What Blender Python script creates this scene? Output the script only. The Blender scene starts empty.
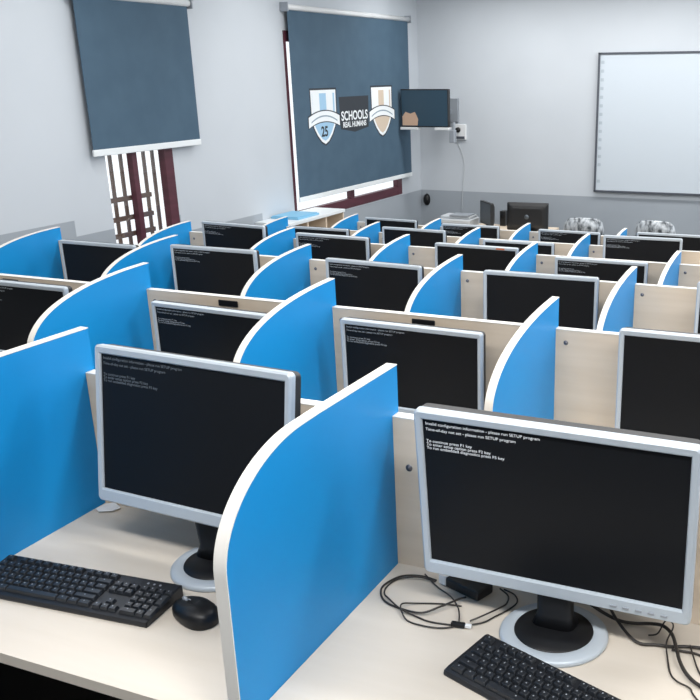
import bpy, bmesh, math, random
from mathutils import Matrix, Vector
random.seed(7)
PI = math.pi
scene = bpy.context.scene
COL = scene.collection

# ------------------------------------------------------------------ materials
def mat(name, color, rough=0.5, metal=0.0, spec=0.5, coat=0.0):
    m = bpy.data.materials.new(name); m.use_nodes = True
    b = m.node_tree.nodes['Principled BSDF']
    b.inputs['Base Color'].default_value = (*color, 1)
    b.inputs['Roughness'].default_value = rough
    b.inputs['Metallic'].default_value = metal
    b.inputs['Specular IOR Level'].default_value = spec
    b.inputs['Coat Weight'].default_value = coat
    return m
def noisy(m, c1, c2, scale=(6, 6, 6), detail=3, lo=.35, hi=.65, bump=0.0, bscale=None):
    nt = m.node_tree; N = nt.nodes; L = nt.links; b = N['Principled BSDF']
    tc = N.new('ShaderNodeTexCoord'); mp = N.new('ShaderNodeMapping')
    mp.inputs['Scale'].default_value = scale
    no = N.new('ShaderNodeTexNoise'); no.inputs['Scale'].default_value = 1; no.inputs['Detail'].default_value = detail
    r = N.new('ShaderNodeValToRGB')
    r.color_ramp.elements[0].position = lo; r.color_ramp.elements[0].color = (*c1, 1)
    r.color_ramp.elements[1].position = hi; r.color_ramp.elements[1].color = (*c2, 1)
    L.new(tc.outputs['Object'], mp.inputs['Vector']); L.new(mp.outputs[0], no.inputs['Vector'])
    L.new(no.outputs['Fac'], r.inputs['Fac']); L.new(r.outputs['Color'], b.inputs['Base Color'])
    if bump:
        n2 = N.new('ShaderNodeTexNoise'); n2.inputs['Scale'].default_value = bscale or 200
        L.new(tc.outputs['Object'], n2.inputs['Vector'])
        bp = N.new('ShaderNodeBump'); bp.inputs['Strength'].default_value = bump; bp.inputs['Distance'].default_value = .002
        L.new(n2.outputs['Fac'], bp.inputs['Height']); L.new(bp.outputs[0], b.inputs['Normal'])
    return m
def emit(name, color, strength):
    m = bpy.data.materials.new(name); m.use_nodes = True
    b = m.node_tree.nodes['Principled BSDF']
    b.inputs['Base Color'].default_value = (*color, 1)
    b.inputs['Emission Color'].default_value = (*color, 1)
    b.inputs['Emission Strength'].default_value = strength
    b.inputs['Roughness'].default_value = .5
    return m

M = {}
M['blue'] = noisy(mat('blue_laminate', (.01, .25, .62), .42, 0, .3), (.005, .225, .555), (.006, .245, .585), (3, 3, 3), bump=.05, bscale=350)
M['band'] = mat('cream_edge_banding', (.72, .70, .66), .45)
M['panel'] = noisy(mat('maple_panel', (.6, .52, .43), .5), (.64, .53, .41), (.71, .60, .475), (1.2, 3, 22), 5)
M['desk'] = noisy(mat('pale_maple_worktop', (.7, .65, .58), .42), (.575, .52, .45), (.625, .57, .50), (1.5, 14, 4), 5)
M['desk_edge_shaded'] = mat('shaded_worktop_edge', (.36, .31, .26), .5)  # worktop wood again, with the shade on its edges painted into the colour
M['silver'] = mat('silver_plastic', (.455, .51, .565), .36, .1)
M['housing'] = mat('black_housing', (.012, .013, .015), .45)
M['black'] = mat('black_plastic', (.006, .0065, .008), .4, 0, .35)
M['screen'] = mat('dark_screen', (.009, .010, .012), .34, 0, .12)
M['text'] = emit('boot_text', (.62, .64, .66), .45)
M['text_dim'] = emit('dim_boot_text', (.30, .33, .36), .2)
M['text_faint'] = emit('faint_boot_text', (.13, .15, .17), .12)
M['key'] = noisy(mat('black_keys', (.014, .016, .02), .38), (.012, .014, .018), (.018, .021, .026), (40, 40, 40))
M['keyboard'] = mat('keyboard_shell', (.009, .010, .013), .45)
M['legend'] = mat('key_legend', (.26, .28, .31), .6)
M['cable'] = mat('black_cable', (.022, .018, .016), .45)
M['white'] = mat('white_plastic', (.75, .77, .79), .4)
M['paper'] = noisy(mat('white_paper', (.8, .8, .8), .8), (.72, .73, .74), (.8, .81, .82), (30, 30, 30))
M['bolt'] = mat('grey_bolt', (.16, .16, .18), .4, .6)
M['wall'] = noisy(mat('white_wall_paint', (.7, .75, .8), .75), (.50, .54, .585), (.525, .565, .61), (1.2, 1.2, 1.2), bump=.04, bscale=90)
M['dado'] = noisy(mat('grey_dado_paint', (.4, .44, .48), .6), (.30, .335, .375), (.325, .36, .40), (1.2, 1.2, 1.2), bump=.04, bscale=90)
M['ceil'] = noisy(mat('white_ceiling', (.75, .76, .78), .85), (.72, .74, .76), (.76, .78, .8))
M['floor'] = noisy(mat('dark_floor', (.02, .02, .022), .6), (.016, .016, .018), (.028, .027, .028), (9, 9, 9), bump=.1, bscale=120)
M['maroon'] = noisy(mat('maroon_frame', (.075, .016, .028), .45), (.065, .014, .024), (.09, .02, .034), (4, 4, 20))
M['grille'] = mat('brown_grille', (.115, .075, .06), .6)
M['glass'] = bpy.data.materials.new('window_glass'); M['glass'].use_nodes = True
nt = M['glass'].node_tree; nt.nodes.clear()
_o = nt.nodes.new('ShaderNodeOutputMaterial'); _m = nt.nodes.new('ShaderNodeMixShader')
_t = nt.nodes.new('ShaderNodeBsdfTransparent'); _g = nt.nodes.new('ShaderNodeBsdfGlossy'); _g.inputs['Roughness'].default_value = .02
_m.inputs[0].default_value = .06
nt.links.new(_t.outputs[0], _m.inputs[1]); nt.links.new(_g.outputs[0], _m.inputs[2]); nt.links.new(_m.outputs[0], _o.inputs[0])
M['blind'] = noisy(mat('slate_blind_fabric', (.05, .11, .17), .8), (.046, .092, .142), (.054, .104, .157), (5, 5, 5), bump=.15, bscale=700)
M['print_blue'] = mat('print_pale_blue', (.33, .53, .72), .8)
M['print_dark'] = mat('print_charcoal', (.025, .032, .042), .8)
M['print_tan'] = mat('print_tan', (.60, .50, .40), .8)
M['print_white'] = mat('print_white', (.78, .82, .85), .8)
M['print_grey'] = mat('print_grey', (.25, .33, .40), .8)
M['board'] = mat('whiteboard_face', (.53, .59, .65), .25)
M['icon'] = mat('icon_grey', (.36, .42, .48), .5)
M['board_frame'] = mat('dark_grey_frame', (.07, .08, .10), .4)
M['tv'] = emit('dim_television_picture', (.015, .04, .065), .3)
M['tv_tan'] = emit('tan_television_picture', (.32, .22, .16), .5)
M['grey'] = mat('grey_metal', (.32, .35, .39), .45, .3)
M['pale'] = mat('pale_grey_plastic', (.52, .55, .58), .45)
M['slate'] = mat('slate_screen', (.06, .075, .09), .35)
M['lightblue'] = mat('pale_blue_card', (.20, .47, .68), .5)
M['shelfwhite'] = mat('white_laminate', (.74, .78, .80), .35)
M['orange'] = mat('orange_sticker', (.55, .13, .03), .6)
M['logo'] = mat('grey_badge', (.10, .12, .14), .4, .5)
M['quilt'] = noisy(mat('shiny_mottled_cover', (.3, .3, .3), .22, .2), (.05, .06, .07), (.56, .60, .64), (26, 26, 13), 4, .36, .66)

# ------------------------------------------------------------------ mesh helpers
def NB(): return bmesh.new()
def bx(bm, lo, hi, bev=0.0, mi=0, seg=2):
    x0, y0, z0 = lo; x1, y1, z1 = hi
    v = [bm.verts.new(p) for p in ((x0,y0,z0),(x1,y0,z0),(x1,y1,z0),(x0,y1,z0),(x0,y0,z1),(x1,y0,z1),(x1,y1,z1),(x0,y1,z1))]
    fs = [bm.faces.new([v[i] for i in q]) for q in ((0,3,2,1),(4,5,6,7),(0,1,5,4),(1,2,6,5),(2,3,7,6),(3,0,4,7))]
    for f in fs: f.material_index = mi
    if bev:
        es = list({e for f in fs for e in f.edges})
        r = bmesh.ops.bevel(bm, geom=es, offset=bev, segments=seg, affect='EDGES', profile=.5)
        for f in r['faces']: f.material_index = mi
    return v
def prism(bm, pts, ax, lo, hi, mi=0):
    """closed outline pts (2-D) extruded along axis ax ('x','y','z') from lo to hi"""
    def P(a, b, c):
        return {'x': (c, a, b), 'y': (a, c, b), 'z': (a, b, c)}[ax]
    A = [bm.verts.new(P(a, b, lo)) for a, b in pts]; B = [bm.verts.new(P(a, b, hi)) for a, b in pts]
    n = len(pts)
    fs = [bm.faces.new(A[::-1]), bm.faces.new(B)]
    fs += [bm.faces.new((A[i], A[(i+1) % n], B[(i+1) % n], B[i])) for i in range(n)]
    for f in fs: f.material_index = mi
    bmesh.ops.recalc_face_normals(bm, faces=fs)
    return fs
def lathe(bm, prof, n=40, c=(0, 0, 0), mi=0):
    rings = []
    for r, z in prof:
        if r < 1e-6: rings.append([bm.verts.new((c[0], c[1], c[2]+z))])
        else: rings.append([bm.verts.new((c[0]+r*math.cos(2*PI*i/n), c[1]+r*math.sin(2*PI*i/n), c[2]+z)) for i in range(n)])
    for a, b in zip(rings, rings[1:]):
        for i in range(n):
            j = (i+1) % n
            if len(a) == 1 and len(b) == 1: continue
            if len(a) == 1: f = bm.faces.new((a[0], b[j], b[i]))
            elif len(b) == 1: f = bm.faces.new((a[i], a[j], b[0]))
            else: f = bm.faces.new((a[i], a[j], b[j], b[i]))
            f.material_index = mi; f.smooth = True
    bmesh.ops.recalc_face_normals(bm, faces=bm.faces[:])
def rrect(w, h, r, n=5, cx=0, cz=0):
    pts = []
    for sx, sz, a0 in ((1, 1, 0), (-1, 1, 90), (-1, -1, 180), (1, -1, 270)):
        for k in range(n+1):
            a = math.radians(a0+90*k/n)
            pts.append((cx+sx*(w/2-r)+r*math.cos(a), cz+sz*(h/2-r)+r*math.sin(a)))
    return pts
def loft(bm, loops, cap0=False, cap1=False, smooth=False, mi=0):
    R = [[bm.verts.new(p) for p in l] for l in loops]; n = len(R[0]); fs = []
    for a, b in zip(R, R[1:]):
        for i in range(n): fs.append(bm.faces.new((a[i], a[(i+1) % n], b[(i+1) % n], b[i])))
    if cap0: fs.append(bm.faces.new(R[0][::-1]))
    if cap1: fs.append(bm.faces.new(R[-1]))
    for f in fs: f.smooth = smooth; f.material_index = mi
    bmesh.ops.recalc_face_normals(bm, faces=fs)
def smooth_path(pts, k=8):
    P = [Vector(p) for p in pts]; out = []
    for i in range(len(P)-1):
        p0 = P[max(i-1, 0)]; p1 = P[i]; p2 = P[i+1]; p3 = P[min(i+2, len(P)-1)]
        for j in range(k):
            t = j/k
            out.append(.5*((2*p1)+(p2-p0)*t+(2*p0-5*p1+4*p2-p3)*t*t+(3*p1-p0-3*p2+p3)*t**3))
    out.append(P[-1]); return out
def tube(bm, pts, r, n=8, k=8, mi=0):
    P = smooth_path(pts, k); rings = []; up = Vector((0, 0, 1))
    for i, p in enumerate(P):
        t = (P[min(i+1, len(P)-1)]-P[max(i-1, 0)]).normalized()
        s = t.cross(up)
        if s.length < 1e-3: s = Vector((1, 0, 0))
        s.normalize(); u = s.cross(t)
        rings.append([p+r*(math.cos(2*PI*j/n)*s+math.sin(2*PI*j/n)*u) for j in range(n)])
    loft(bm, rings, True, True, True, mi)
def mesh(name, bm, mats):
    me = bpy.data.meshes.new(name); bm.to_mesh(me); bm.free()
    for m in (mats if isinstance(mats, (list, tuple)) else [mats]): me.materials.append(M[m])
    return me
def put(name, me, parent=None, mw=None, loc=None):
    o = bpy.data.objects.new(name, me); COL.objects.link(o)
    if parent: o.parent = parent
    if mw is not None: o.matrix_local = mw
    elif loc is not None: o.location = loc
    return o
def obj(name, bm, mats, parent=None, mw=None, loc=None): return put(name, mesh(name, bm, mats), parent, mw, loc)
def tag(o, label, cat, group=None):
    o['label'] = label; o['category'] = cat
    if group: o['group'] = group
    return o
def thing(name, label, cat, loc=(0, 0, 0), rz=0, group=None):
    o = bpy.data.objects.new(name, None); COL.objects.link(o); o.empty_display_size = .05
    o.location = loc; o.rotation_euler = (0, 0, rz)
    return tag(o, label, cat, group)
def struct(name, bm, mats):
    o = obj(name, bm, mats); o['kind'] = 'structure'; return o
def text_mesh(name, body, size, m, align='LEFT', spacing=1.0, bold=0.0):
    cu = bpy.data.curves.new(name, 'FONT'); cu.body = body; cu.size = size; cu.align_x = align
    cu.space_line = spacing; cu.offset = bold
    o = bpy.data.objects.new(name, cu); COL.objects.link(o)
    dg = bpy.context.evaluated_depsgraph_get(); dg.update()
    me = bpy.data.meshes.new_from_object(o.evaluated_get(dg)); me.name = name
    bpy.data.objects.remove(o); bpy.data.curves.remove(cu)
    me.materials.clear(); me.materials.append(M[m])
    return me
ORD = ['first', 'second', 'third', 'fourth', 'fifth', 'sixth']
W = .8                                    # booth width
T = .022                                  # board thickness
# per row: panel rear Y, worktop height, top of divider above worktop
ROWS = [(-.0016, -.0153, .4351), (1.118, -.1197, .4279), (2.2546, -.2173, .4044), (3.3511, -.3395, .4004), (4.4911, -.4782, .4073), (5.6026, -.6034, .4003)]
PT = .3346                                # panel top above worktop
FLOORS = [z-.73 for _, z, _ in ROWS]; FRONT = -1.45
ROWNAME = ['nearest row', 'second row', 'third row', 'fourth row', 'fifth row', 'farthest row']
XL, XR, YF, YB, ZC = -3.44, 3.3, 9.12, -3.0, 1.95

# ------------------------------------------------------------------ room
def steps_profile():
    pts = [(YB, FLOORS[0])]
    for r, (y, _, _) in enumerate(ROWS):
        nxt = FLOORS[r+1] if r < 5 else FRONT
        pts += [(y+.03, FLOORS[r]), (y+.03, nxt)]
    pts += [(YF, FRONT), (YF, FRONT-.15), (YB, FRONT-.15)]
    return pts
bm = NB(); prism(bm, steps_profile(), 'x', XL, XR); struct('floor', bm, 'floor')
bm = NB(); bx(bm, (XL, YB, ZC), (XR, YF, ZC+.1)); struct('ceiling', bm, 'ceil')

def cellwall(name, us, zs, fn, P, outward):
    """wall of quads over the grid us x zs; fn(u,z) gives a material index or None for an opening"""
    bm = NB()
    for u0, u1 in zip(us, us[1:]):
        for z0, z1 in zip(zs, zs[1:]):
            k = fn((u0+u1)/2, (z0+z1)/2)
            if k is None: continue
            f = bm.faces.new([bm.verts.new(P(u, z)) for u, z in ((u0, z0), (u1, z0), (u1, z1), (u0, z1))]); f.material_index = k
    bmesh.ops.remove_doubles(bm, verts=bm.verts[:], dist=1e-5)
    r = bmesh.ops.extrude_face_region(bm, geom=bm.faces[:])
    bmesh.ops.translate(bm, verts=[v for v in r['geom'] if isinstance(v, bmesh.types.BMVert)], vec=outward)
    bmesh.ops.recalc_face_normals(bm, faces=bm.faces[:])
    return struct(name, bm, ['wall', 'dado'])
WIN1 = (3.76, 4.485, -.33, 1.35); WIN2 = (6.20, 8.56, -.415, 1.35)
def dado(y):
    for lim, z in ((1.15, .23), (2.28, .125), (3.385, .008), (4.51, -.105), (5.65, -.25), (99, -.43)):
        if y < lim: return z
def left_fn(y, z):
    for y0, y1, z0, z1 in (WIN1, WIN2):
        if y0 < y < y1 and z0 < z < z1: return None
    return 1 if z < dado(y) else 0
cellwall('wall_left', sorted({YB, 1.15, 2.28, 3.385, 4.51, 5.65, YF, *WIN1[:2], *WIN2[:2]}),
         sorted({-1.6, .23, .125, .008, -.105, -.25, -.43, ZC, *WIN1[2:], *WIN2[2:]}), left_fn, lambda u, z: (XL, u, z), (-.085, 0, 0))
cellwall('wall_front', [XL, XR], [-1.6, -.43, ZC], lambda x, z: 1 if z < -.43 else 0, lambda u, z: (u, YF, z), (0, .2, 0))
cellwall('wall_back', [XL, XR], [-1.6, .24, ZC], lambda x, z: 1 if z < .24 else 0, lambda u, z: (u, YB, z), (0, -.2, 0))
RW = [(.3, 2.5, .1, 1.6), (3.6, 5.8, .1, 1.6), (6.4, 8.4, .1, 1.6)]
def right_fn(y, z):
    for y0, y1, z0, z1 in RW:
        if y0 < y < y1 and z0 < z < z1: return None
    return 1 if z < -.2 else 0
cellwall('wall_right', sorted({YB, YF, *[v for w in RW for v in w[:2]]}), [-1.6, -.2, .1, 1.6, ZC], right_fn, lambda u, z: (XR, u, z), (.2, 0, 0))

# window_1: maroon casement with an outside security grille; window_2: wide maroon frame
def window(n, win, mullions, bars_h, bars_v, fr, left, right):
    y0, y1, z0, z1 = win
    r = bpy.data.objects.new('window_%d' % n, None); COL.objects.link(r); r['kind'] = 'structure'; r.location = (XL, (y0+y1)/2, z0)
    inv = Matrix.Translation(-Vector(r.location))
    def part(name, bm, m): return obj(name, bm, m, r, inv)
    a, b = XL-.05, XL+.012
    bm = NB()
    if left: bx(bm, (a, y0, z0), (b, y0+left, z1), .003)
    bx(bm, (a, y1-right, z0), (b, y1, z1), .003)
    bx(bm, (a, y0+left, z0), (b-.001, y1-right, z0+fr), .002); bx(bm, (a, y0+left, z1-fr), (b-.001, y1-right, z1), .002)
    for y, w, ztop in mullions: bx(bm, (a+.005, y-w/2, z0+fr), (b-.006, y+w/2, ztop), .003)
    part('window_frame', bm, 'maroon')
    bm = NB(); bx(bm, (XL-.034, y0+.002, z0+.02), (XL-.030, y1-.01, z1-.02)); part('window_pane', bm, 'glass')
    if bars_v:
        bm = NB()
        for y in bars_v: bx(bm, (XL-.075, y-.013, z0), (XL-.058, y+.013, z1))
        for z in bars_h: bx(bm, (XL-.08, y0, z-.017), (XL-.054, y1-right-.12, z+.017))
        part('security_grille', bm, 'grille')
    return r
window(1, WIN1, [(4.055, .055, 1.3)], [.085, -.06, -.185], [3.875, 3.985, 4.235, 4.335], .05, 0, .10)
window(2, WIN2, [(7.355, .085, 1.3)], [], [], .095, .03, .12)

# roller blinds on the left wall
def blind(label, y0, y1, z0, z1):
    t = thing('roller_blind', label, 'blind', (XL+.055, (y0+y1)/2, z0), 0, 'slate roller blinds')
    h = (y1-y0)/2; H = z1-z0
    bm = NB(); bx(bm, (-.002, -h, .03), (.002, h, H)); fab = obj('blind_fabric', bm, 'blind', t)
    bm = NB(); bx(bm, (-.009, -h-.005, -.012), (.009, h+.005, .034), .004); obj('bottom_bar', bm, 'shelfwhite', t)
    bm = NB(); tube(bm, [(-.0, -h-.02, H), (0, h+.02, H)], .026, 14, 1); obj('roller_tube', bm, 'white', t)
    for s in (-1, 1):
        bm = NB(); bx(bm, (-.053, s*(h+.03)-.006, H-.04), (.035, s*(h+.03)+.006, H+.04), .003); obj('wall_bracket', bm, 'grey', t)
    return t, fab
blind('plain slate blue roller blind above the barred window on the left wall', 3.60, 4.785, .44, 1.5)
t2, fab2 = blind('wide slate blue roller blind printed with school shields near the corner', 6.215, 8.74, -.21, 1.55)
# prints on blind 2: local y to the right, z up, face at +x
def shield(nm, cy, zb, wd, face, ribbon):
    # heater shield with a wide ribbon arched across its middle; wd = ribbon width
    def S(k):
        pts = [(0, 0), (.07, .025), (.15, .09), (.21, .165), (.245, .25), (.25, .52), (-.25, .52), (-.245, .25), (-.21, .165), (-.15, .09), (-.07, .025)]
        return [(cy+a*wd/.62*k, zb+.26+(b-.26)*k) for a, b in pts]
    bm = NB()
    prism(bm, S(1.07), 'x', .0022, .0026, 0)
    prism(bm, S(1), 'x', .0026, .003, 3)
    prism(bm, S(.88), 'x', .003, .0033, 1)
    for q in (-.16, .1): prism(bm, [(cy+q-.05, zb+.31), (cy+q+.08, zb+.31), (cy+q+.08, zb+.49), (cy+q-.05, zb+.49)], 'x', .0033, .0034, 3)
    prism(bm, [(cy+a*wd/.62, zb+b) for a, b in ((0, .03), (.08, .07), (.15, .15), (.18, .215), (-.18, .215), (-.15, .15), (-.08, .07))], 'x', .0034, .0036, 5)
    arc = [(cy+wd/2*u, zb+.165+.055*(1-u*u)) for u in [i/8-1 for i in range(17)]]
    up = [(a, b+.10) for a, b in arc]
    prism(bm, [(cy+(a-cy)*1.04, b-.010) for a, b in arc]+[(cy+(a-cy)*1.04, b+.010) for a, b in up[::-1]], 'x', .0036, .0039, 0)
    prism(bm, arc+up[::-1], 'x', .0039, .0042, 3)
    q = [(cy+(a-cy)*.84, b+.045) for a, b in arc]
    prism(bm, q+[(a, b+.014) for a, b in q[::-1]], 'x', .0042, .0044, 4)
    return obj(nm, bm, ['print_dark', face, 'print_white', ribbon, 'print_grey', 'print_blue' if face == 'print_blue' else 'print_tan'], fab2)
yc = (6.215+8.74)/2; z0b = -.21
RX = Matrix.Rotation(PI/2, 4, 'Z') @ Matrix.Rotation(PI/2, 4, 'X')
o = shield('printed_emblem', 6.765-yc, .295-z0b, .60, 'print_blue', 'print_white'); o['label'] = 'pale blue shield emblem with ribbon and 25'
put('emblem_number', text_mesh('emblem_number', '25', .135, 'print_dark', 'CENTER', 1, .004), fab2, Matrix.Translation((.0046, 6.755-yc, .372-z0b)) @ RX)
o = shield('printed_emblem', 8.02-yc, .300-z0b, .60, 'print_tan', 'print_white'); o['label'] = 'tan shield emblem with a pale ribbon'
bm = NB(); prism(bm, [(7.085-yc, .42-z0b), (7.38-yc, .378-z0b), (7.69-yc, .415-z0b), (7.71-yc, .74-z0b), (7.07-yc, .74-z0b)], 'x', .0022, .0026)
obj('print_background', bm, 'print_dark', fab2)
put('printed_lettering', text_mesh('printed_lettering', 'SCHOOLS', .128, 'print_white', 'CENTER', 1, .003), fab2, Matrix.Translation((.003, 7.39-yc, .505-z0b)) @ RX)
put('printed_lettering', text_mesh('printed_lettering', 'REAL HUMANS', .076, 'print_white', 'CENTER', 1, .002), fab2, Matrix.Translation((.003, 7.385-yc, .434-z0b)) @ RX)

# whiteboard on the front wall
t = thing('whiteboard', 'large white interactive board with dark frame on the far wall', 'whiteboard', (.2, YF-.02, -.36))
bm = NB(); bx(bm, (-1.38, -.012, .012), (1.38, .02, 1.5)); obj('board_face', bm, 'board', t)
bm = NB(); fw = .022
for lo, hi in (((-1.395, -.028, -.008), (-1.395+fw, .02, 1.52)), ((1.395-fw, -.028, -.008), (1.395, .02, 1.52)), ((-1.395, -.028, -.008), (1.395, .02, -.008+fw)), ((-1.395, -.028, 1.5), (1.395, .02, 1.52))): bx(bm, lo, hi, .003)
obj('board_frame', bm, 'board_frame', t)
bm = NB()
loft(bm, [[(x, y, z) for x, z in rrect(.036-i, .034-i, .006, 3)] for y, i in ((0, 0), (-.0015, 0), (-.0015, .010))], False, True); ICON = mesh('menu_icon', bm, 'icon')
for k in range(15):
    if k != 1: put('menu_icon', ICON, t, None, (-1.343, -.012, .115+k*.093))

# television on a bracket in the corner, sockets and hanging lead
t = thing('television', 'dark wall-mounted television in the far left corner above the grey wall band', 'television', (-3.045, 8.45, .37))
bm = NB(); bx(bm, (-.30, -.03, .0), (.30, .03, .42), .006); obj('television_housing', bm, 'housing', t)
bm = NB(); bx(bm, (-.288, -.033, .014), (.288, -.029, .406)); sc = obj('television_screen', bm, 'tv', t)
bm = NB(); prism(bm, [(-.28, .02), (-.09, .02), (-.08, .09), (-.12, .17), (-.18, .15), (-.24, .17), (-.28, .12)], 'y', -.0345, -.033); obj('picture_area', bm, 'tv_tan', sc)
bm = NB(); bx(bm, (-.305, -.05, -.028), (-.09, .05, .0), .004); bx(bm, (.13, -.05, -.028), (.305, .05, .0), .004); obj('support_ledge', bm, 'white', t)
bm = NB(); bx(bm, (-.06, .03, .12), (.06, .62, .18), .004); bx(bm, (-.14, .62, .03), (.14, .668, .30), .004); bx(bm, (.30, -.02, -.17), (.36, .06, -.03), .006); bx(bm, (.335, .0, -.03), (.35, .05, .06)); obj('mounting_arm', bm, 'grey', t)
t = thing('wall_socket', 'white wall box with dark round knob beside the corner television', 'socket', (-2.895, YF-.002, .25))
bm = NB(); bx(bm, (-.08, -.03, -.06), (.085, 0, .12), .006); obj('socket_plate', bm, 'white', t)
bm = NB(); lathe(bm, [(0, .035), (.028, .035), (.032, .0)], 20); bmesh.ops.rotate(bm, verts=bm.verts[:], matrix=Matrix.Rotation(PI/2, 3, 'X')); obj('socket_knob', bm, 'black', t, loc=(-.015, -.03, .055))
bm = NB(); bx(bm, (-.06, -.036, -.05), (.07, -.03, -.02), .002); obj('socket_slot', bm, 'board_frame', t)
bm = NB(); tube(bm, [(-2.95, YF-.008, .19), (-2.88, YF-.008, .05), (-2.84, YF-.008, -.12), (-2.86, YF-.008, -.33), (-2.88, YF-.008, -.6), (-2.88, YF-.008, -.9)], .0035, 6)
tag(obj('hanging_lead', bm, 'pale'), 'thin pale lead hanging down the far wall beneath the socket', 'cable')
t = thing('wall_outlet', 'small dark oval outlet on the grey wall near the far corner', 'outlet', (-3.36, YF-.001, -.55))
bm = NB(); lathe(bm, [(0, .05), (.03, .048), (.05, .03), (.055, 0)], 20); bmesh.ops.rotate(bm, verts=bm.verts[:], matrix=Matrix.Rotation(PI/2, 3, 'X')); bmesh.ops.scale(bm, verts=bm.verts[:], vec=(.8, 1, 1.35)); obj('outlet_cover', bm, 'black', t)

# cubby shelf under window 2
t = thing('cubby_shelf', 'low white-topped cubby shelf against the left wall under the shield blind', 'shelf', (-3.265, 6.05, FRONT))
D = .172; Y0, Y1 = -.52, .50; zt = 1.135
bm = NB(); bx(bm, (-D, Y0-.01, zt-.03), (D+.012, Y1+.01, zt), .003); obj('shelf_top', bm, 'shelfwhite', t)
bm = NB()
ys = [Y0+.011+k*(Y1-Y0-.022)/3 for k in range(4)]
for y in ys: bx(bm, (-D, y-.011, .03), (D, y+.011, zt-.03))
obj('upright', bm, 'panel', t)
bm = NB()
for z in (.03, .38, .74):
    for a, b in zip(ys, ys[1:]): bx(bm, (-D+.012, a+.011, z), (D-.004, b-.011, z+.02))
obj('shelf_board', bm, 'panel', t)
bm = NB(); bx(bm, (-D, Y0, .03), (-D+.012, Y1, zt-.03)); obj('shelf_back', bm, 'panel', t)
bm = NB(); bx(bm, (-D, Y0+.01, 0), (D-.02, Y1-.01, .03)); obj('plinth', bm, 'panel', t)
bm = NB(); bx(bm, (-.15, -.19, 0), (.15, .19, .018), .004); bx(bm, (-.14, -.18, .018), (.14, .17, .026), .002)
tag(obj('folder', bm, 'lightblue', loc=(-3.27, 5.94, FRONT+zt)), 'pale blue folder lying on the near end of the cubby shelf', 'folder')

# ------------------------------------------------------------------ booths
def prof_first(h):      # flat top with a rounded front corner
    p = [(0, h), (-.30, h+.001), (-.347, h)]
    for k in range(1, 25):
        a = PI/2*k/24
        p.append((-.347-.238*math.sin(a), h-.165+.165*math.cos(a)))
    return p
def prof_curved(h):
    p = smooth_path([(0, h, 0), (-.12, h-.004, 0), (-.25, h-.015, 0), (-.36, h-.033, 0), (-.455, h-.060, 0), (-.525, h-.096, 0), (-.568, h-.138, 0), (-.583, h-.18, 0), (-.585, h-.23, 0)], 4)
    return [(v.x, v.y) for v in p]
def divider_mesh(r):
    h = ROWS[r][2]; prof = prof_first(h) if r == 0 else prof_curved(h)
    outline = prof+[(-.585, -.07), (-.027, -.07), (-.027, PT+.001), (0, PT+.001)]
    bm = NB(); prism(bm, outline, 'x', -T, 0); body = mesh('divider_body', bm, 'blue')
    path = prof+[(-.585, -.07)]
    out = []
    for i, (a, b) in enumerate(path):
        p, q = path[max(i-1, 0)], path[min(i+1, len(path)-1)]
        d = Vector((q[0]-p[0], q[1]-p[1])).normalized()
        out.append((a+d.y*.0022, b-d.x*.0022))
    bm = NB(); prism(bm, path+out[::-1], 'x', -T-.0005, .0005)
    bmesh.ops.triangulate(bm, faces=[f for f in bm.faces if len(f.verts) > 4])
    for f in bm.faces: f.smooth = True
    band = mesh('edge_banding', bm, 'band'); band.set_sharp_from_angle(angle=math.radians(35))
    bm = NB(); bx(bm, (-T, -.56, -.73), (0, -.05, -.07), .002); leg = mesh('support_leg', bm, 'black')
    return body, band, leg
DIV = {0: [0, 1], 1: [-1, 0, 1], 2: [-3, -2, -1, 0, 1], 3: [-3, -2, -1, 0, 1], 4: [-3, -2, -1, 0], 5: [-3, -2, -1, 0]}
def divlabel(r, k, n):
    if r == 0: return ['big blue divider cut by the left edge of the photo in the nearest row', 'largest blue curved divider standing between the two nearest monitors'][k]
    pos = 'leftmost' if k == 0 else 'rightmost' if k == n-1 else ORD[k]+' from left'
    return 'blue curved divider, %s of %d visible in the %s of booths' % (pos, n, ROWNAME[r])
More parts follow.
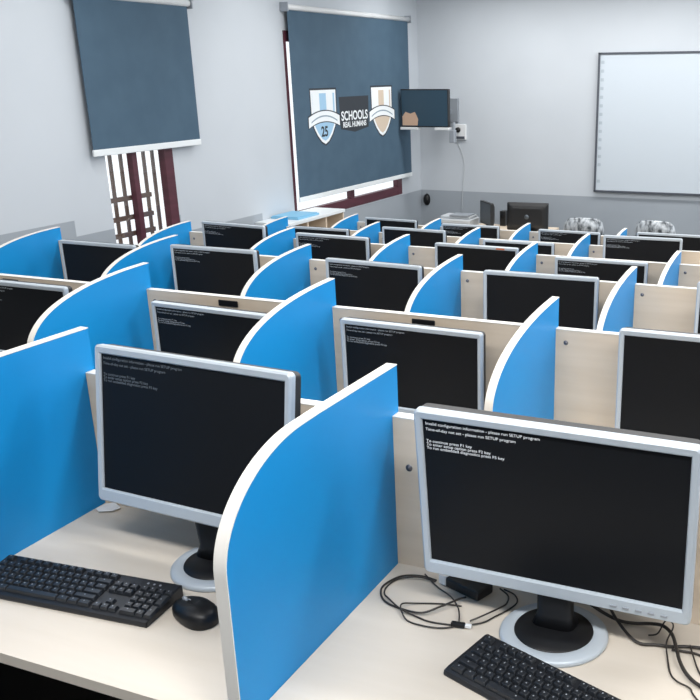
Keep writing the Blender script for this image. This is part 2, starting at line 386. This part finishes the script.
for r, js in DIV.items():
    Y, Z, h = ROWS[r]; body, band, leg = divider_mesh(r)
    for k, j in enumerate(js):
        d = put('booth_divider', body, None, None, (j*W, Y, Z))
        tag(d, divlabel(r, k, len(js)), 'divider', 'blue booth dividers')
        put('edge_banding', band, d); put('support_leg', leg, d)
    # back panel of the row
    x0, x1 = -3*W-T, 2*W+.15
    if r == 0: x0 = -.9
    bm = NB(); bx(bm, (x0, -.026, -.73), (x1, 0, PT-.002))
    p = obj('back_panel', bm, 'panel', None, None, (0, Y, Z))
    tag(p, 'long pale wood back panel with white top edge behind the monitors of the %s' % ROWNAME[r], 'panel', 'wooden row panels')
    bm = NB(); bx(bm, (x0, -.0265, PT-.002), (x1, .0005, PT)); obj('edge_banding', bm, 'band', p)
    bm = NB(); lathe(bm, [(0, .003), (.003, .003), (.0035, .0018), (.0066, .0016), (.0078, 0)], 16); bmesh.ops.rotate(bm, verts=bm.verts[:], matrix=Matrix.Rotation(PI/2, 3, 'X')); bolt = mesh('bolt', bm, 'bolt')
    for j in js:
        put('bolt', bolt, p, None, (j*W+.033, -.026, .226 if r == 0 else .292))
    if r == 1:
        for x in (-1.488, -.432, .345):
            bm = NB(); bx(bm, (-.042, -.006, -.012), (.042, 0, .011), .003); obj('cable_outlet', bm, 'black', p, None, (x, -.026, .312))
    # worktops, one for each booth
    bays = {0: [0, 1], 1: [-2, -1, 0, 1], 2: [-3, -2, -1, 0, 1], 3: [-3, -2, -1, 0], 4: [-3, -2, -1, 0], 5: [-3, -2, -1, 0]}[r]
    bm = NB(); bx(bm, (.001, -.583, -.022), (W-T-.001, -.0265, 0)); 
    for f in bm.faces:
        if f.normal.y < -.5 or abs(f.normal.x) > .5: f.material_index = 1
    top = mesh('worktop', bm, ['desk', 'desk_edge_shaded'])
    for k, j in enumerate(bays):
        w_ = put('worktop', top, None, None, (j*W, Y, Z))
        if r == 0: lb = ['pale wood worktop under the left keyboard and mouse', 'pale wood worktop under the right monitor, coiled cables and keyboard'][k]
        else: lb = 'pale wood worktop under the %s monitor from left in the %s' % (ORD[k], ROWNAME[r])
        tag(w_, lb, 'worktop', 'booth worktops')
        bm_ = None

# ------------------------------------------------------------------ monitors
SW = .474
def head_meshes(H):
    d = {}
    def L(dw, y, r, top=0, bot=0, side=0):
        return [(x, y, z) for x, z in rrect(SW+2*side, H+top+bot, r, 5, 0, (H+top-bot)/2)]
    bm = NB()
    loft(bm, [L(0, .010, .010, .019, .03, .016), L(0, -.003, .010, .019, .03, .016), L(0, -.007, .008, .015, .026, .012), L(0, -.006, .0012, .0035, .0045, .003), L(0, -.003, .001, .0008, .0008, .0008), L(0, .006, .001, .0008, .0008, .0008)])
    d['bezel'] = mesh('bezel', bm, 'silver')
    bm = NB()
    loft(bm, [L(0, .0105, .009, .0175, .0285, .0145), L(0, .032, .012, .0165, .027, .0135), L(0, .05, .03, -.03, -.02, -.04), L(0, .056, .03, -.05, -.04, -.07)], True, True)
    d['housing'] = mesh('back_housing', bm, 'housing')
    bm = NB(); bx(bm, (-SW/2-.001, .0, -.001), (SW/2+.001, .005, H+.001)); d['screen'] = mesh('screen', bm, 'screen')
    return d
HEADS = {'tall': (.2966, head_meshes(.2966)), 'low': (.262, head_meshes(.262))}
bm = NB(); lathe(bm, [(.072, .0), (.099, .0), (.101, .003), (.100, .008), (.096, .0115), (.076, .0145), (.072, .012)], 56); BASE = mesh('base_ring', bm, 'silver')
bm = NB(); lathe(bm, [(.072, .002), (.074, .012), (.072, .0150), (.03, .0165), (0, .017)], 48); CAP = mesh('base_cap', bm, 'black')
bm = NB(); bx(bm, (-.006, -.002, -.0022), (.006, .001, .0022), .0008); BTN = mesh('button', bm, 'grey')
BOOT = "Invalid configuration information - please run SETUP program\n\nTime-of-day not set - please run SETUP program"
BOOT2 = "To continue press F1 key\nTo enter setup option press F2 key\nTo run embedded diagnostics press F5 key"
ta = text_mesh('screen_text', BOOT, .0079, 'text', 'LEFT', .72, .00004)
tb = text_mesh('screen_text', BOOT2, .0079, 'text', 'LEFT', .88, .00004)
_b = bmesh.new(); _b.from_mesh(ta); 
_n = len(_b.verts); _b.from_mesh(tb); _b.verts.ensure_lookup_table()
for v in _b.verts[_n:]: v.co.y -= .0345
_c = _b.copy(); _d = _b.copy()
TEXTS = [None, mesh('screen_text', _c, 'text_dim'), mesh('screen_text', _b, 'text'), mesh('screen_text', _d, 'text_faint')]
def monitor(label, r, x, yl, zb, yaw, tilt, kind, text, base=None, buttons=False, group='silver-framed monitors in the booths', sticker=False):
    """x, yl (relative to the panel rear), zb (above worktop): middle of the screen's lower edge"""
    Y, Z, _ = ROWS[r]; H, hm = HEADS[kind]
    bxp, byp = base if base else (x, Y+yl+.02)
    t = thing('monitor', label, 'monitor', (bxp, byp, Z), 0, group)
    hx, hy = x-bxp, Y+yl-byp
    HM = Matrix.Translation((hx, hy, zb)) @ Matrix.Rotation(yaw, 4, 'Z') @ Matrix.Rotation(-tilt, 4, 'X')
    be = put('bezel', hm['bezel'], t, HM)
    sc = put('screen', hm['screen'], t, HM)
    put('back_housing', hm['housing'], t, HM)
    if text: put('screen_text', TEXTS[text], sc, Matrix.Translation((-SW/2+.0045, -.0008, H-.0105)) @ Matrix.Rotation(PI/2, 4, 'X') @ Matrix.Diagonal((1.09, 1, 1, 1)))
    if buttons:
        for k in range(5): put('button', BTN, be, None, (.118+k*.0225, -.0065, -.018))
    if sticker:
        bm = NB(); bx(bm, (-.025, -.0075, -.004), (.025, -.0065, .004)); s = obj('sticker', bm, 'orange', be, None, (.15, 0, H+.008)); s['label'] = 'orange sticker'
    b = put('base', BASE, t); put('base_cap', CAP, b)
    # neck from the base disc up to the back of the head
    A = HM @ Vector((0, .034, .05))
    bm = NB(); loops = []
    for f, w, d in ((0, .042, .030), (.12, .034, .018), (.7, .034, .016), (1, .034, .014)):
        c = Vector((hx*.45, A.y*.75, .0165)).lerp(A, f)
        loops.append([(c.x+w*math.copysign(abs(math.cos(a))**.6, math.cos(a)), c.y+d*math.copysign(abs(math.sin(a))**.6, math.sin(a)), c.z) for a in [2*PI*i/20 for i in range(20)]])
    loft(bm, loops, True, True, True); obj('neck', bm, 'black', t)
    return t
monitor('nearest left monitor with silver frame and faint boot text, behind the keyboard and mouse', 0, .4029, -.1921, .1375, -.0481, .1476, 'tall', 3, (.456, -.185), True)
monitor('largest silver monitor at right showing white boot text, beside the coiled cables', 0, 1.1797, -.1596, .1101, -.0018, -.0837, 'tall', 2, (1.188, -.162), True)
MON = [(1,-1.292,-.177,.356,-.001,1),(1,-.425,-.155,.327,-.05,1),(1,.351,-.147,.334,-.025,1),(1,1.288,-.176,.397,0,0),
(2,-1.980,-.177,.374,-.011,0),(2,-1.255,-.172,.392,-.003,1),(2,-.380,-.162,.377,-.06,1),(2,.422,-.164,.380,.028,0),(2,1.333,-.176,.399,0,0),
(3,-1.944,-.168,.434,-.096,1),(3,-1.238,-.169,.401,-.041,1),(3,-.309,-.169,.395,-.022,0),(3,.407,-.168,.361,-.013,1),
(4,-2.025,-.176,.371,0,0),(4,-1.248,-.166,.403,-.048,0),(4,-.456,-.175,.360,.014,0),(4,.391,-.173,.437,.045,1),
(5,-1.997,-.169,.403,-.072,0),(5,-1.264,-.176,.390,.006,1),(5,-.423,-.171,.385,-.031,1),(5,.370,-.176,.406,0,0)]
cnt = {}
for r, x, yl, zt, yaw, tx in MON:
    k = cnt.get(r, 0); cnt[r] = k+1; n = sum(1 for q in MON if q[0] == r)
    kind = 'tall' if zt > .372 else 'low'
    H = HEADS[kind][0]
    pos = 'leftmost' if k == 0 else 'rightmost' if k == n-1 else ORD[k]+' from left'
    stk = (r == 3 and k == 2)
    look = 'an orange sticker' if stk else 'lines of boot text' if tx else 'a blank dark screen'
    monitor('silver-framed monitor with %s, %s of %d in the %s' % (look, pos, n, ROWNAME[r]), r, x, yl-.002, zt-.019-H, yaw, .0, kind, tx, None, False, sticker=stk)

# ------------------------------------------------------------------ keyboards
KEYM = {}
def keymesh(w, d):
    key = (round(w, 4), round(d, 4))
    if key not in KEYM:
        bm = NB()
        loft(bm, [[(x, y, z) for x, y in rrect(w-i, d-i, r, 3)] for i, z, r in ((0, 0, .0012), (.0004, .002, .0014), (.004, .0068, .0018), (.0052, .0074, .0018))], True, True)
        me0 = NB(); me0.free()
        # tiny pale legend on the cap
        prism(bm, [(-.0028, .0005), (-.0005, .0005), (-.0005, .0030), (-.0028, .0030)], 'z', .0074, .0077, 1)
        KEYM[key] = mesh('key', bm, ['key', 'legend'])
    return KEYM[key]
def keyboard(label, x, y, z, rz, L=.435, Dp=.142):
    """x,y is the far left corner"""
    t = thing('keyboard', label, 'keyboard', (x, y, z), rz, 'black keyboards')
    bm = NB()
    prism(bm, [(0, 0), (0, .024), (-.006, .026), (-Dp+.012, .0145), (-Dp, .011), (-Dp-.002, .004), (-Dp, 0)], 'x', 0, L)
    bmesh.ops.bevel(bm, geom=[e for e in bm.edges if abs(e.verts[0].co.x-e.verts[1].co.x) < 1e-6], offset=.0018, segments=2, affect='EDGES')
    obj('keyboard_shell', bm, 'keyboard', t)
    u = .0186
    slope = math.atan2(.026-.0145, Dp-.018)
    def rowy(i): return -.0155-i*.0168-(.003 if i > 0 else 0)
    def place(xc, i, w=1, h=1):
        yy = rowy(i)-(h-1)*.0084
        zz = .026+(yy+.006)*math.tan(slope)-.0005
        put('key', keymesh(u*w-.0012, h == 1 and .0153 or .0321), t, Matrix.Translation((xc, yy, zz)) @ Matrix.Rotation(slope, 4, 'X'))
    x0 = .010
    rows = [[1, -.9, 1, 1, 1, 1, -.5, 1, 1, 1, 1, -.5, 1, 1, 1, 1],
            [1]*13+[2], [1.5]+[1]*12+[1.5], [1.75]+[1]*11+[2.25], [2.25]+[1]*10+[2.75], [1.4, 1.2, 1.3, 6.1, 1.3, 1.2, 1.4]]
    for i, rw in enumerate(rows):
        xx = x0; tot = sum(abs(a) for a in rw); k = 15/tot
        for a in rw:
            if a > 0: place(xx+a*k*u/2, i, a*k)
            xx += abs(a)*k*u
    xn = x0+15*u+.006
    for i in (1, 2):
        for c in range(3): place(xn+(c+.5)*u, i)
    place(xn+1.5*u, 4)
    for c in range(3): place(xn+(c+.5)*u, 5)
    xp = xn+3*u+.006
    for i in (1, 2, 3, 4):
        for c in range(3): place(xp+(c+.5)*u, i)
    place(xp+3.5*u, 1); place(xp+3.5*u, 2, 1, 2); place(xp+3.5*u, 4, 1, 2)
    place(xp+u, 5, 2); place(xp+2.5*u, 5)
    bm = NB()
    for c in range(3): bx(bm, (xp+c*.014, rowy(0)-.002, .0245), (xp+c*.014+.004, rowy(0)+.002, .0262))
    obj('indicator_light', bm, 'legend', t)
    return t
keyboard('black keyboard lying in the left booth beside the mouse', .031, -.338, ROWS[0][1], math.radians(4.5), .428, .119)
keyboard('black keyboard angled on the right worktop, cut by the bottom edge', 1.084, -.235, ROWS[0][1], math.radians(-19), .435, .117)

# mouse
t = thing('computer_mouse', 'black computer mouse between the left keyboard and the big blue divider', 'mouse', (.528, -.357, ROWS[0][1]), math.radians(-20))
bm = NB(); loops = []                                   # long axis along local x, nose at -x
n = 28
def section(f, z, s):                                   # outline in plan
    out = []
    for i in range(n):
        a = 2*PI*i/n; cx, sy = math.cos(a), math.sin(a)
        w = .035+.003*cx
        out.append((s*.059*math.copysign(abs(cx)**.85, cx)+f, s*w*math.copysign(abs(sy)**.9, sy), z*(1 if z < .012 else 1-.20*max(0, -cx)*(z/.034))))
    return out
for z, s, f in ((0, .95, 0), (.004, 1, 0), (.014, .99, 0), (.022, .92, .001), (.028, .78, .003), (.032, .58, .005), (.034, .34, .007), (.0345, .1, .008)): loops.append(section(f, z, s))
loft(bm, loops, True, True, True); obj('mouse_body', bm, 'black', t)
bm = NB(); tube(bm, [(-.012, 0, .0325), (-.03, 0, .0285), (-.046, 0, .0205)], .0012, 6); obj('button_gap', bm, 'legend', t)
bm = NB(); lathe(bm, [(0, -.003), (.008, -.003), (.0095, 0), (.008, .003), (0, .003)], 20); bmesh.ops.rotate(bm, verts=bm.verts[:], matrix=Matrix.Rotation(PI/2, 3, 'X')); obj('scroll_wheel', bm, 'grey', t, None, (-.032, 0, .023))
ZD = ROWS[0][1]
# white paper scrap under the left monitor
bm = NB()
P = [(.012, -.072), (.03, -.082), (.055, -.066), (.066, -.048), (.05, -.036), (.03, -.03), (.018, -.045)]
prism(bm, P, 'z', 0, .0015)
top = [v for v in bm.verts]
for v in top: v.co.z += .006*abs(math.sin(v.co.x*70))
o = obj('paper_scrap', bm, 'paper', None, None, (0, 0, ZD)); tag(o, 'crumpled white paper scrap under the corner of the left monitor', 'paper')

# ------------------------------------------------------------------ cables and adapter on the right worktop
def zc(pts, z=.004): return [(a, b, ZD+(c[0] if c else z)) for a, b, *c in pts]
t = thing('coiled_cable', 'loosely coiled black cable with a plug left of the right monitor', 'cable', (.93, -.12, ZD))
inv = Matrix.Translation((-.93, .12, -ZD))
LO, MI, HI = .0032, .0075, .012
bm = NB()
tube(bm, zc([(.908, -.069), (.872, -.064), (.833, -.080), (.816, -.123), (.824, -.154), (.848, -.179), (.888, -.190), (.933, -.194, MI), (.962, -.166, HI), (.983, -.131, HI), (.991, -.112, MI)], LO), .0021, 8)
tube(bm, zc([(.908, -.073), (.871, -.077, MI), (.833, -.092), (.824, -.126), (.831, -.152), (.851, -.172, MI), (.888, -.196, MI), (.924, -.203), (.958, -.210), (1.000, -.205)], LO), .0017, 8)
tube(bm, zc([(.993, -.138, LO), (.953, -.145, LO), (.905, -.162, LO), (.888, -.185, HI), (.894, -.204, HI), (.916, -.222), (.954, -.227), (.987, -.221), (1.006, -.209)], LO), .0016, 8)
tube(bm, zc([(.882, -.068, HI), (.925, -.103, HI), (.970, -.136, .017), (.997, -.163, HI), (1.013, -.198, MI)], LO), .0016, 8)
tube(bm, zc([(1.049, -.050), (1.075, -.061), (1.089, -.084), (1.084, -.112), (1.066, -.15), (1.052, -.176), (1.024, -.198)], LO), .0016, 8)
tube(bm, zc([(1.043, -.057, MI), (1.067, -.076, MI), (1.074, -.102, MI), (1.070, -.128, HI), (1.048, -.168, HI), (1.030, -.186, MI)], LO), .0017, 8)
obj('cable_loop', bm, 'cable', t, inv)
bm = NB(); bx(bm, (-.014, -.0055, 0), (.014, .0055, .010), .003); obj('plug', bm, 'black', t, inv @ Matrix.Translation((1.013, -.203, ZD+.001)) @ Matrix.Rotation(.12, 4, 'Z'))
bm = NB(); bx(bm, (-.003, -.004, .002), (.009, .004, .008), .001); o = obj('plug_tip', bm, 'white', t, inv @ Matrix.Translation((1.030, -.201, ZD+.001)) @ Matrix.Rotation(.12, 4, 'Z')); o['label'] = 'pale metal plug tip'
t = thing('power_adapter', 'black power adapter with white sticker under the right monitor', 'adapter', (.975, -.070, ZD), math.radians(-20))
bm = NB(); bx(bm, (-.052, -.024, 0), (.052, .024, .022), .004); ad = obj('adapter_body', bm, 'housing', t)
bm = NB(); bx(bm, (-.053, -.0255, .004), (-.034, -.0235, .022)); bx(bm, (-.053, -.0255, .022), (-.034, .004, .0228)); o = obj('sticker', bm, 'paper', t); o['label'] = 'white sticker'

bm = NB()
tube(bm, zc([(1.228, -.070, .026), (1.26, -.078, .016), (1.293, -.080, .007), (1.323, -.076, .006), (1.349, -.073, .010), (1.374, -.082, .017), (1.395, -.105, .018), (1.409, -.140, .016), (1.422, -.176, .014), (1.439, -.200, .008), (1.464, -.220), (1.52, -.245), (1.57, -.262)], .006), .0034, 10)
tag(obj('monitor_cable', bm, 'cable'), 'thick black cable running from the right monitor base to the photo corner', 'cable')
bm = NB()
tube(bm, zc([(1.235, -.050, .012), (1.262, -.060, .024), (1.29, -.095, .018), (1.321, -.122, .007), (1.344, -.135), (1.370, -.128, .0045), (1.396, -.124, .0045), (1.427, -.112, .0045), (1.47, -.106), (1.57, -.10)], .005), .0029, 10)
tube(bm, zc([(1.40, -.132, .0045), (1.432, -.128), (1.450, -.130), (1.50, -.145), (1.56, -.16)], .004), .0023, 8)
tag(obj('power_cable', bm, 'cable'), 'black cable sagging behind the thick one and running out at right', 'cable')
bm = NB()
tube(bm, zc([(1.352, -.101), (1.368, -.100, .010), (1.376, -.089, .027), (1.380, -.078, .028), (1.390, -.082, .028), (1.395, -.100, .028), (1.390, -.130, .016), (1.398, -.160, .005), (1.410, -.198), (1.424, -.217), (1.448, -.228), (1.458, -.245), (1.49, -.285)], .003), .0016, 8)
tag(obj('thin_lead', bm, 'cable'), 'thin dark looped lead tangled around the cables right of the monitor base', 'cable')
bm = NB()
tube(bm, zc([(1.430, -.118, .012), (1.440, -.143, .008), (1.456, -.178), (1.475, -.205), (1.50, -.225), (1.55, -.24)], .003), .0016, 8)
tag(obj('thin_lead', bm, 'cable'), 'short thin lead curving down between the thick cable and the frame edge', 'cable')

# ------------------------------------------------------------------ front of the room
t = thing('front_table', 'pale wood table at the front of the room carrying black monitors', 'table', (-2.12, 8.12, FRONT))
bm = NB(); bx(bm, (-.71, -.32, .725), (.71, .32, .75), .003); obj('tabletop', bm, 'panel', t)
for sx in (-1, 1):
    for sy in (-1, 1):
        bm = NB(); bx(bm, (sx*.66-.02, sy*.28-.02, 0), (sx*.66+.02, sy*.28+.02, .725), .003); obj('leg', bm, 'grey', t)
ZT = FRONT+.75
def front_monitor(label, x, y, rz, w, h, zlow, face):
    t = thing('monitor', label, 'monitor', (x, y, ZT), rz, 'black monitors on the front table')
    def L(dw, yy, r): return [(a, yy, b) for a, b in rrect(w-dw, h-dw, r, 4, 0, zlow+h/2)]
    bm = NB(); loft(bm, [L(.03, -.016, .005), L(.02, -.02, .008), L(0, -.02, .01), L(0, .016, .012), L(.06, .04, .02), L(.12, .05, .03)], False, True); obj('casing', bm, 'housing', t)
    bm = NB(); bx(bm, (-w/2+.014, -.018, zlow+.014), (w/2-.014, -.012, zlow+h-.014)); obj('screen', bm, face, t)
    bm = NB(); lathe(bm, [(0, .006), (.024, .006), (.026, 0)], 24); bmesh.ops.rotate(bm, verts=bm.verts[:], matrix=Matrix.Rotation(-PI/2, 3, 'X')); obj('badge', bm, 'logo', t, None, (0, .049, zlow+h*.5))
    bm = NB(); bx(bm, (-.035, .0, .012), (.035, .03, zlow+.06), .004); obj('neck', bm, 'housing', t)
    bm = NB(); lathe(bm, [(0, .016), (.08, .013), (.105, .006), (.106, 0), (0, 0)], 36); obj('base', bm, 'housing', t)
    return t
front_monitor('black monitor seen from behind on the front table', -1.665, 8.08, PI+.08, .46, .30, .012, 'slate')
front_monitor('black monitor turned sideways on the front table', -2.16, 8.12, math.radians(-48), .33, .25, .045, 'slate')
t = thing('desktop_speaker', 'small black speaker right of the sideways monitor on the front table', 'speaker', (-2.05, 8.37, ZT))
bm = NB(); bx(bm, (-.035, -.045, 0), (.035, .045, .17), .006); obj('speaker_box', bm, 'housing', t)
bm = NB(); lathe(bm, [(0, .002), (.02, .003), (.026, 0)], 20); bmesh.ops.rotate(bm, verts=bm.verts[:], matrix=Matrix.Rotation(PI/2, 3, 'X')); obj('speaker_cone', bm, 'black', t, None, (0, -.045, .11))
t = thing('printer', 'pale grey printer on the front table left of the sideways monitor', 'printer', (-2.52, 8.14, ZT))
bm = NB(); bx(bm, (-.2, -.15, 0), (.2, .15, .10), .012); obj('printer_body', bm, 'pale', t)
bm = NB(); bx(bm, (-.17, -.155, .03), (.17, -.148, .055)); obj('paper_slot', bm, 'board_frame', t)
bm = NB(); bx(bm, (-.18, -.10, .10), (.18, .13, .13), .01); obj('scanner_lid', bm, 'pale', t)
bm = NB(); bx(bm, (-.06, -.12, .13), (.17, .08, .145), .004); obj('document_tray', bm, 'grey', t)

def chair(label, x, y, rz):
    t = thing('office_chair', label, 'chair', (x, y, FRONT), rz, 'chairs with shiny mottled covers')
    bm = NB(); loops = []
    for f, w, d in ((0, .16, .02), (.08, .19, .035), (.35, .22, .045), (.7, .225, .042), (.88, .205, .035), (.97, .16, .022), (1, .09, .01)):
        z = .48+.44*f; ry = -.05-.06*f-.03*math.sin(f*PI)
        loops.append([(w*math.copysign(abs(math.cos(a))**.7, math.cos(a)), ry+d*math.sin(a)+.05*(w*math.cos(a)/.2)**2*.6, z) for a in [2*PI*i/24 for i in range(24)]])
    loft(bm, loops, True, True, True); obj('backrest', bm, 'quilt', t)
    bm = NB(); loft(bm, [[(a, b+.2, z) for a, b in rrect(.44-i, .44-i, .09, 5)] for i, z in ((.06, .42), (.0, .435), (0, .475), (.05, .50))], True, True, True); obj('seat', bm, 'quilt', t)
    bm = NB(); bx(bm, (-.03, -.12, .40), (.03, .05, .42)); bx(bm, (-.03, -.12, .40), (.03, -.10, .62), .004); obj('back_support', bm, 'black', t)
    bm = NB(); tube(bm, [(0, .2, .10), (0, .2, .42)], .025, 14, 1); obj('gas_column', bm, 'grey', t)
    for k in range(5):
        a = 2*PI*k/5+.3
        bm = NB(); tube(bm, [(0, .2, .11), (.14*math.cos(a), .2+.14*math.sin(a), .10), (.27*math.cos(a), .2+.27*math.sin(a), .075)], .018, 10, 4); l = obj('leg', bm, 'black', t)
        bm = NB(); lathe(bm, [(0, -.012), (.024, -.012), (.027, -.006), (.027, .006), (.024, .012), (0, .012)], 18); bmesh.ops.rotate(bm, verts=bm.verts[:], matrix=Matrix.Rotation(PI/2, 3, 'X'))
        obj('caster', bm, 'black', l, None, (.27*math.cos(a), .2+.27*math.sin(a), .027))
    return t
chair('chair with shiny silver mottled back, left one before the far wall', -1.06, 8.25, .1)
chair('chair with shiny darker mottled back, right one under the whiteboard', -.275, 8.3, -.1)

# ------------------------------------------------------------------ lights
w = bpy.data.worlds.new('daylight'); scene.world = w; w.use_nodes = True
w.node_tree.nodes['Background'].inputs[0].default_value = (.93, .97, 1, 1)
w.node_tree.nodes['Background'].inputs[1].default_value = 1.3
def area(name, loc, rot, sx, sy, e, col=(1, 1, 1)):
    l = bpy.data.lights.new(name, 'AREA'); l.shape = 'RECTANGLE'; l.size = sx; l.size_y = sy; l.energy = e; l.color = col
    o = bpy.data.objects.new(name, l); COL.objects.link(o); o.location = loc; o.rotation_euler = rot; return o
for y in (-1.2, .8, 3.2, 5.6, 8.0):
    for x in (-2.2, -.7, .8, 2.3):
        area('ceiling_lamp', (x, y, ZC-.02), (0, 0, 0), 1.2, .3, ({-1.2: 32, .8: 25, 3.2: 23, 5.6: 23, 8.0: 29}[y]*({-2.2: .25, -.7: .22, .8: 1, 2.3: 1.35}[x] if y < 0 else {-2.2: .8, -.7: .75, .8: .95, 2.3: 1.1}[x] if y < 1 else 1)), (1, .985, .96))
for (y0, y1, z0, z1), e in zip(RW, (22, 22, 16)):
    area('daylight_window', (XR-.02, (y0+y1)/2, (z0+z1)/2), (0, PI/2, 0), z1-z0, y1-y0, e, (.93, .97, 1))

# ------------------------------------------------------------------ camera
cam = bpy.data.cameras.new('camera'); co = bpy.data.objects.new('camera', cam); COL.objects.link(co)
yaw, pitch, roll = .39493, .33514, -.009995
f = Vector((-math.sin(yaw)*math.cos(pitch), math.cos(yaw)*math.cos(pitch), -math.sin(pitch)))
rr = Vector((math.cos(yaw), math.sin(yaw), 0)); uu = rr.cross(f)
r2 = math.cos(roll)*rr+math.sin(roll)*uu; u2 = -math.sin(roll)*rr+math.cos(roll)*uu
mw = Matrix((r2, u2, -f)).transposed().to_4x4(); mw.translation = (1.6041, -1.5698, .9748); co.matrix_world = mw
cam.sensor_fit = 'HORIZONTAL'; cam.sensor_width = 36; cam.lens = 917.98/700*36
cam.shift_x = (350-466.2)/700; cam.shift_y = (391.18-350)/700; cam.clip_start = .05
scene.camera = co
vs = scene.view_settings; vs.view_transform = 'Standard'; vs.look = 'None'; vs.gamma = 1; vs.use_curve_mapping = False; vs.exposure = 0
